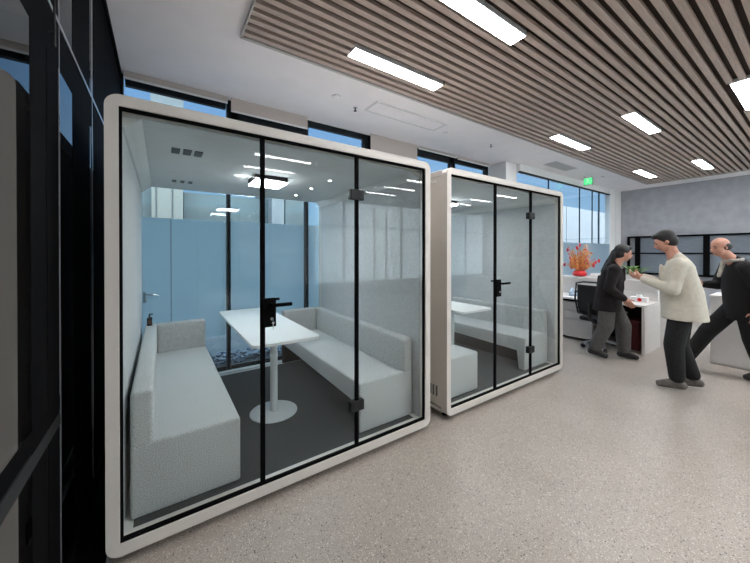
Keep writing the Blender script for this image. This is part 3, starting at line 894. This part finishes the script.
def V(*a): return Vector(a)
def hand(bm, wrist, dirv, palm_n, side, curl=.6, sc=1.):
    """palm, four fingers and a thumb. dirv: wrist->fingers, palm_n: out of the palm, side: +1/-1 thumb side"""
    d = Vector(dirv).normalized(); nrm = Vector(palm_n); nrm = (nrm - d * nrm.dot(d)).normalized(); s = d.cross(nrm).normalized() * side
    w = Vector(wrist)
    capsule(bm, w - d * .02, w + d * .03 * sc, .024 * sc, .027 * sc)
    for k in range(4):   # palm rays
        o = s * (.030 - .020 * k) * sc
        capsule(bm, w + d * .015 * sc + o * .6, w + d * .085 * sc + o, .014 * sc, .012 * sc, n=10, caps=3)
    lens = (.070, .080, .074, .058)
    for k in range(4):
        o = s * (.030 - .020 * k) * sc
        p = w + d * .088 * sc + o; dd = d.copy(); L = lens[k] * sc
        for q, f in enumerate((.45, .32, .23)):
            dd = (Matrix.Rotation(curl * (.5 if q == 0 else .75), 3, d.cross(nrm)) @ dd)
            if dd.dot(nrm) < 0 and q == 0:
                dd = (Matrix.Rotation(-2 * curl * .5, 3, d.cross(nrm)) @ dd)
            p2 = p + dd * L * f
            capsule(bm, p, p2, (.0095 - .001 * q) * sc, (.0088 - .001 * q) * sc, n=8, caps=2); p = p2
    t0 = w + d * .025 * sc + s * .026 * sc; t1 = t0 + (d * .5 + s * .6 + nrm * .35).normalized() * .040 * sc; t2 = t1 + (d * .8 + s * .15 + nrm * .5).normalized() * .034 * sc
    capsule(bm, t0, t1, .014 * sc, .011 * sc, n=10, caps=3); capsule(bm, t1, t2, .0105 * sc, .0085 * sc, n=8, caps=3)

def person(label, loc, rz, P):
    """local frame: +x faces forward, +y left, z up"""
    t = thing('person', label, 'person', loc, rz)
    hc = V(*P['head']); tilt = P.get('tilt', 0); yaw = P.get('yaw', 0)
    R = Matrix.Rotation(yaw, 4, 'Z') @ Matrix.Rotation(tilt, 4, 'Y') @ Matrix.Rotation(P.get('roll', 0), 4, 'X')
    def h(x, y, z): return hc + (R @ Vector((x, y, z)))
    ch = V(*P['chest']); pv = V(*P['pelvis']); nk = V(*P['neck'])
    lean = (ch - pv)
    bm = B()
    # head: cranium, face, jaw, nose, ears
    ellip(bm, h(-.010, 0, .030), .094, .076, .088, R)
    ellip(bm, h(.022, 0, -.020), .070, .062, .092, R)
    ellip(bm, h(.038, 0, -.078), .040, .036, .030, R)
    ellip(bm, h(.070, 0, .022), .018, .050, .012, R)
    capsule(bm, h(.086, 0, .012), h(.106, 0, -.022), .008, .013, n=10)
    ellip(bm, h(.089, 0, -.050), .010, .022, .009, R)
    for s in (-1, 1):
        ellip(bm, h(-.005, s * .077, -.005), .018, .009, .030, R)
        ellip(bm, h(.060, s * .034, -.022), .018, .018, .016, R)
    capsule(bm, h(-.015, 0, -.055), nk, .056, .060)
    capsule(bm, nk, ch + V(0, 0, .10), .062, .085)
    # trunk
    sw = P['shoulder']; yw = P.get('chest_yaw', 0)
    loft(bm, [(pv - V(0, 0, .08), .10, .15, 0), (pv, .115, .165, 0), (pv.lerp(ch, .45), .095, .13, yw * .5), (ch, .115, sw * .80, yw), (ch + V(0, 0, .12), .085, sw * .85, yw), (ch + V(0, 0, .17), .05, sw * .5, yw)])
    for s, a in zip((1, -1), (P['armL'], P['armR'])):
        sh, el, wr = [V(*q) for q in a[:3]]
        capsule(bm, ch + V(0, 0, .10), sh, .07, .055); capsule(bm, sh, el, .050, .038); capsule(bm, el, wr, .038, .026)
        hd = a[3]
        hand(bm, wr, hd[0], hd[1], hd[2], hd[3] if len(hd) > 3 else .6)
    for a in (P['legL'], P['legR']):
        hp, kn, an = [V(*q) for q in a[:3]]
        capsule(bm, hp, kn, .088, .056); capsule(bm, kn, an, .055, .038)
        toe = V(*a[3]); capsule(bm, an - V(0, 0, .03), an.lerp(toe, .9), .034, .022)
    blob(bm, 'body', 'skin', t, .0085, 3)
    # face
    for s in (-1, 1):
        b_ = B(); ellip(b_, h(.0845, s * .031, .004), .007, .012, .006, R); finish(b_, 'eye', 'eye', t, smooth=True)
        b_ = B(); capsule(b_, h(.090, s * .018, .024), h(.083, s * .044, .024), .0045, .003, n=8); finish(b_, 'eyebrow', 'hair', t, smooth=True)
    b_ = B(); ellip(b_, h(.0955, 0, -.051), .0055, .022, .0055, R); finish(b_, 'mouth', 'lip', t, smooth=True)
    # hair
    if P['hair'] != 'bald':
        bm = B()
        ellip(bm, h(-.022, 0, .045), .098, .086, .090, R)
        ellip(bm, h(-.045, 0, -.005), .075, .083, .085, R)
        ellip(bm, h(.048, 0, .088), .045, .062, .030, R)
        for s in (-1, 1): ellip(bm, h(-.012, s * .068, .030), .040, .018, .045, R)
        if P['hair'] == 'long':
            for k, q in enumerate(P['strands']):
                pts = [V(*c) for c in q]
                for a, c in zip(pts, pts[1:]): capsule(bm, a, c, .045 - .004 * k, .038 - .004 * k)
        blob(bm, 'hair', 'hair', t, .008, 2)
    else:
        bm = B()
        for s in (-1, 1): ellip(bm, h(-.030, s * .066, .0), .050, .022, .045, R)
        ellip(bm, h(-.080, 0, -.005), .030, .066, .050, R)
        blob(bm, 'hair', 'hair', t, .008, 2, label='short dark hair around the sides')
    # upper garment
    bm = B(); hem = P['hem']; hw = P.get('hemw', (.16, .20))
    loft(bm, [(V(*hem), hw[0], hw[1], 0), (V(*hem).lerp(pv, .6) + V(0, 0, .02), hw[0] * .97, hw[1] * .97, 0), (pv.lerp(ch, .5), hw[0] * .92, hw[1] * .90, yw * .5), (ch, .145, sw * .98, yw), (ch + V(0, 0, .10), .125, sw * 1.0, yw), (ch + V(0, 0, .165), .085, sw * .72, yw)])
    capsule(bm, ch + V(0, 0, .14), nk.lerp(ch + V(0, 0, .14), .35), .085, .070)
    for a in (P['armL'], P['armR']):
        sh, el, wr = [V(*q) for q in a[:3]]
        capsule(bm, ch + V(0, 0, .10), sh, .085, .080); capsule(bm, sh, el, .078, .064); capsule(bm, el, el.lerp(wr, P.get('cuff', .90)), .063, .047)
    # folds
    rg = random.Random(len(label))
    for k in range(7):
        z = rg.uniform(0, 1); yy = rg.uniform(-.9, .9)
        c = V(*hem).lerp(ch, z) + V(rg.choice((-1, 1)) * hw[0] * .82, yy * hw[1] * .6, 0)
        capsule(bm, c, c + V(0, rg.uniform(-.06, .06), .16), .022, .016, n=8)
    blob(bm, P.get('top_name', 'jacket'), P['top'], t, .011, 4)
    if P.get('collar'):
        bm = B(); 
        c = nk.lerp(ch + V(0, 0, .14), .30)
        pts = [c + V(math.cos(k * PI / 8) * .078, math.sin(k * PI / 8) * .080, .012 * math.cos(k * PI / 8) * -1) for k in range(17)]
        tube(bm, pts, .022, 8); capsule(bm, c + V(.08, 0, 0), c + V(.135, .03, -.20), .026, .020)
        blob(bm, 'scarf', P['collar'], t, .010, 2)
    # trousers
    bm = B()
    tw = P.get('leg_w', .075)
    loft(bm, [(pv - V(0, 0, .10), .12, .165, 0), (pv - V(0, 0, .02), .135, .178, 0), (pv + V(0, 0, .08), .125, .165, 0)])
    for a in (P['legL'], P['legR']):
        hp, kn, an = [V(*q) for q in a[:3]]
        capsule(bm, hp, kn, .104, tw + .008); capsule(bm, kn, an + (kn - an).normalized() * .05, tw + .006, tw * .86)
    blob(bm, 'trousers', P['legs'], t, .011, 4)
    for a in (P['legL'], P['legR']):
        an = V(*a[2]); toe = V(*a[3])
        fd = (toe - an); fl = V(fd.x, fd.y, 0).normalized()
        heel = an - fl * .045 + V(0, 0, -.045 if abs(toe.z - an.z) < .2 else -.02)
        bm = B()
        capsule(bm, an + V(0, 0, -.01), heel + V(0, 0, .012), .046, .040); capsule(bm, heel + V(0, 0, .005), toe, .040, .036); capsule(bm, an, toe, .044, .034)
        blob(bm, 'shoe', P['shoe'], t, .009, 3)
    return t

aa = math.radians(55.6627)
RT = Vector((math.sin(aa), -math.cos(aa), 0)); FW = Vector((math.cos(aa), math.sin(aa), 0))
yaw_right = math.atan2(RT.y, RT.x); yaw_left = math.atan2(-RT.y, -RT.x)

P2L, P2Y = (4.88, .99, 0), yaw_left - math.radians(40)
# person in cream jacket, facing left in the photo, reading something held in front
person('person in a loose cream jacket and black trousers looking down while walking left', P2L, P2Y, dict(
    head=(.125, .02, 1.675), tilt=.42, yaw=.12, neck=(.055, 0, 1.53), chest=(.0, 0, 1.30), pelvis=(-.03, 0, .93), shoulder=.215,
    armL=((.03, .215, 1.41), (.07, .27, 1.14), (.33, .14, 1.245), ((.95, -.25, .30), (.1, -.7, .9), -1, .8)),
    armR=((.03, -.215, 1.41), (.08, -.27, 1.14), (.33, -.10, 1.255), ((.95, .25, .30), (.1, .7, .9), 1, .8)),
    legL=((-.01, .09, .92), (.05, .095, .50), (.02, .09, .10), (.17, .10, .046)),
    legR=((-.03, -.09, .92), (.0, -.10, .50), (-.13, -.09, .11), (.01, -.10, .044)),
    hem=(-.04, 0, .80), hemw=(.20, .235), top='cream', legs='trblack', shoe='shoeg', hair='short', leg_w=.085))
ph = thing('smartphone', 'dark smartphone held in front of the person in the cream jacket', 'phone', (0, 0, 0))
box('case', 'plastic', ph, -.036, .036, -.0045, .0045, -.074, .074, .004, 2); box('screen', 'dgrey', ph, -.033, .033, -.0055, -.0045, -.070, .070)
Rz = Matrix.Rotation(P2Y, 4, 'Z')
pl = Vector(P2L) + (Rz @ Vector((.455, .02, 1.335)))
ph.matrix_world = Matrix.Translation(pl) @ Rz @ Matrix.Rotation(PI / 2, 4, 'Z') @ Matrix.Rotation(.9, 4, 'X')

# person in black, facing right
person('person in a black coat and grey trousers with long dark hair, beside the office chair', (5.46, 1.80, 0), yaw_right - math.radians(38), dict(
    head=(.10, .0, 1.535), tilt=.18, yaw=.30, neck=(.03, 0, 1.40), chest=(-.03, 0, 1.19), pelvis=(-.07, 0, .88), shoulder=.19,
    armL=((.0, .19, 1.30), (-.05, .25, 1.04), (.10, .24, .87), ((.5, .0, -.8), (0, -1, 0), -1, .6)),
    armR=((.0, -.19, 1.30), (-.06, -.25, 1.04), (.12, -.22, .90), ((.6, .0, -.7), (0, 1, 0), 1, .6)),
    legL=((-.05, .085, .86), (.10, .09, .47), (.11, .09, .10), (.25, .09, .045)),
    legR=((-.08, -.085, .86), (-.10, -.09, .47), (-.24, -.085, .12), (-.10, -.09, .042)),
    hem=(-.09, 0, .70), hemw=(.175, .20), top='coatred', top_name='coat', legs='trgrey', shoe='shoe', hair='long', leg_w=.095,
    strands=[[(.0, 0, 1.55), (-.06, 0, 1.42), (-.13, .01, 1.27)], [(.0, .05, 1.52), (-.06, .07, 1.38), (-.12, .08, 1.25)], [(.0, -.05, 1.52), (-.06, -.07, 1.38), (-.13, -.08, 1.24)]]))
# person at the right edge, facing left and striding
person('person in a black coat and scarf striding left at the right edge', (5.91, .67, 0), yaw_left - math.radians(30), dict(
    head=(.17, .04, 1.615), tilt=.18, yaw=.45, neck=(.07, .01, 1.475), chest=(-.02, 0, 1.26), pelvis=(-.06, 0, .90), shoulder=.21,
    armL=((.0, .21, 1.37), (-.09, .27, 1.10), (-.05, .28, .86), ((.1, 0, -1), (0, -1, 0), -1, .6)),
    armR=((.02, -.21, 1.37), (.10, -.25, 1.12), (.27, -.14, 1.13), ((.9, .2, .3), (0, .8, .6), 1, .8)),
    legL=((-.04, .09, .88), (-.10, .10, .48), (-.19, .09, .12), (-.05, .09, .042)),
    legR=((-.02, -.09, .88), (.24, -.09, .52), (.46, -.085, .105), (.61, -.09, .050)),
    hem=(-.08, 0, .72), hemw=(.185, .215), top='bcoat', top_name='coat', legs='trblack', shoe='shoe', hair='bald', collar='scarf', leg_w=.085))

# ------------------------------------------------------------------ sky, camera, view
wd = bpy.data.worlds.new('World'); S.world = wd; wd.use_nodes = True
nt = wd.node_tree; nt.nodes.clear()
wo = nt.nodes.new('ShaderNodeOutputWorld'); bg = nt.nodes.new('ShaderNodeBackground')
tc = nt.nodes.new('ShaderNodeTexCoord'); sp = nt.nodes.new('ShaderNodeSeparateXYZ')
nt.links.new(tc.outputs['Generated'], sp.inputs[0])
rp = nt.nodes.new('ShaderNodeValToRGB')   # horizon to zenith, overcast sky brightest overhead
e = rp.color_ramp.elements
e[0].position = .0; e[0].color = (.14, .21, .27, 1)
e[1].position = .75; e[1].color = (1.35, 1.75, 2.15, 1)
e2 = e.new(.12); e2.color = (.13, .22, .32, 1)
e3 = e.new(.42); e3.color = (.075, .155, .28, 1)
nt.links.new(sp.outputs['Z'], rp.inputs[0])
# sky made brighter on the unseen -Y side, to light the room from behind
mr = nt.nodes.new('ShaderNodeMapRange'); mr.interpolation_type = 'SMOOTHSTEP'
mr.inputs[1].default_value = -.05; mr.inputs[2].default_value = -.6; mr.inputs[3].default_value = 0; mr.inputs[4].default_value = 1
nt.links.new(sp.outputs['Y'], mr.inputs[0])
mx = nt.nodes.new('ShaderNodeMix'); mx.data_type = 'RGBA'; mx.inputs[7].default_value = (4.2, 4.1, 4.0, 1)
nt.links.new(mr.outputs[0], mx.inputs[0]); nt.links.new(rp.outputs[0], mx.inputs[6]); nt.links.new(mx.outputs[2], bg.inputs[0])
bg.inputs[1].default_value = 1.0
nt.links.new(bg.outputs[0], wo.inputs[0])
S.cycles.diffuse_bounces = 7; S.cycles.max_bounces = 14; S.cycles.transparent_max_bounces = 24

cam = bpy.data.cameras.new('camera'); co = bpy.data.objects.new('camera', cam); COL.objects.link(co)
cam.sensor_width = 36; cam.lens = 36 * 313.2745 / 750
cam.shift_x = 0; cam.shift_y = (253.78 - 281.5) / 750
cam.clip_start = .03; cam.clip_end = 200
co.location = (0, 0, 1.55)
co.rotation_euler = (PI / 2 - .0046, 0, aa - PI / 2)
S.camera = co
S.view_settings.view_transform = 'Standard'; S.view_settings.look = 'None'
S.view_settings.gamma = 1; S.view_settings.exposure = 1.33; S.view_settings.use_curve_mapping = False
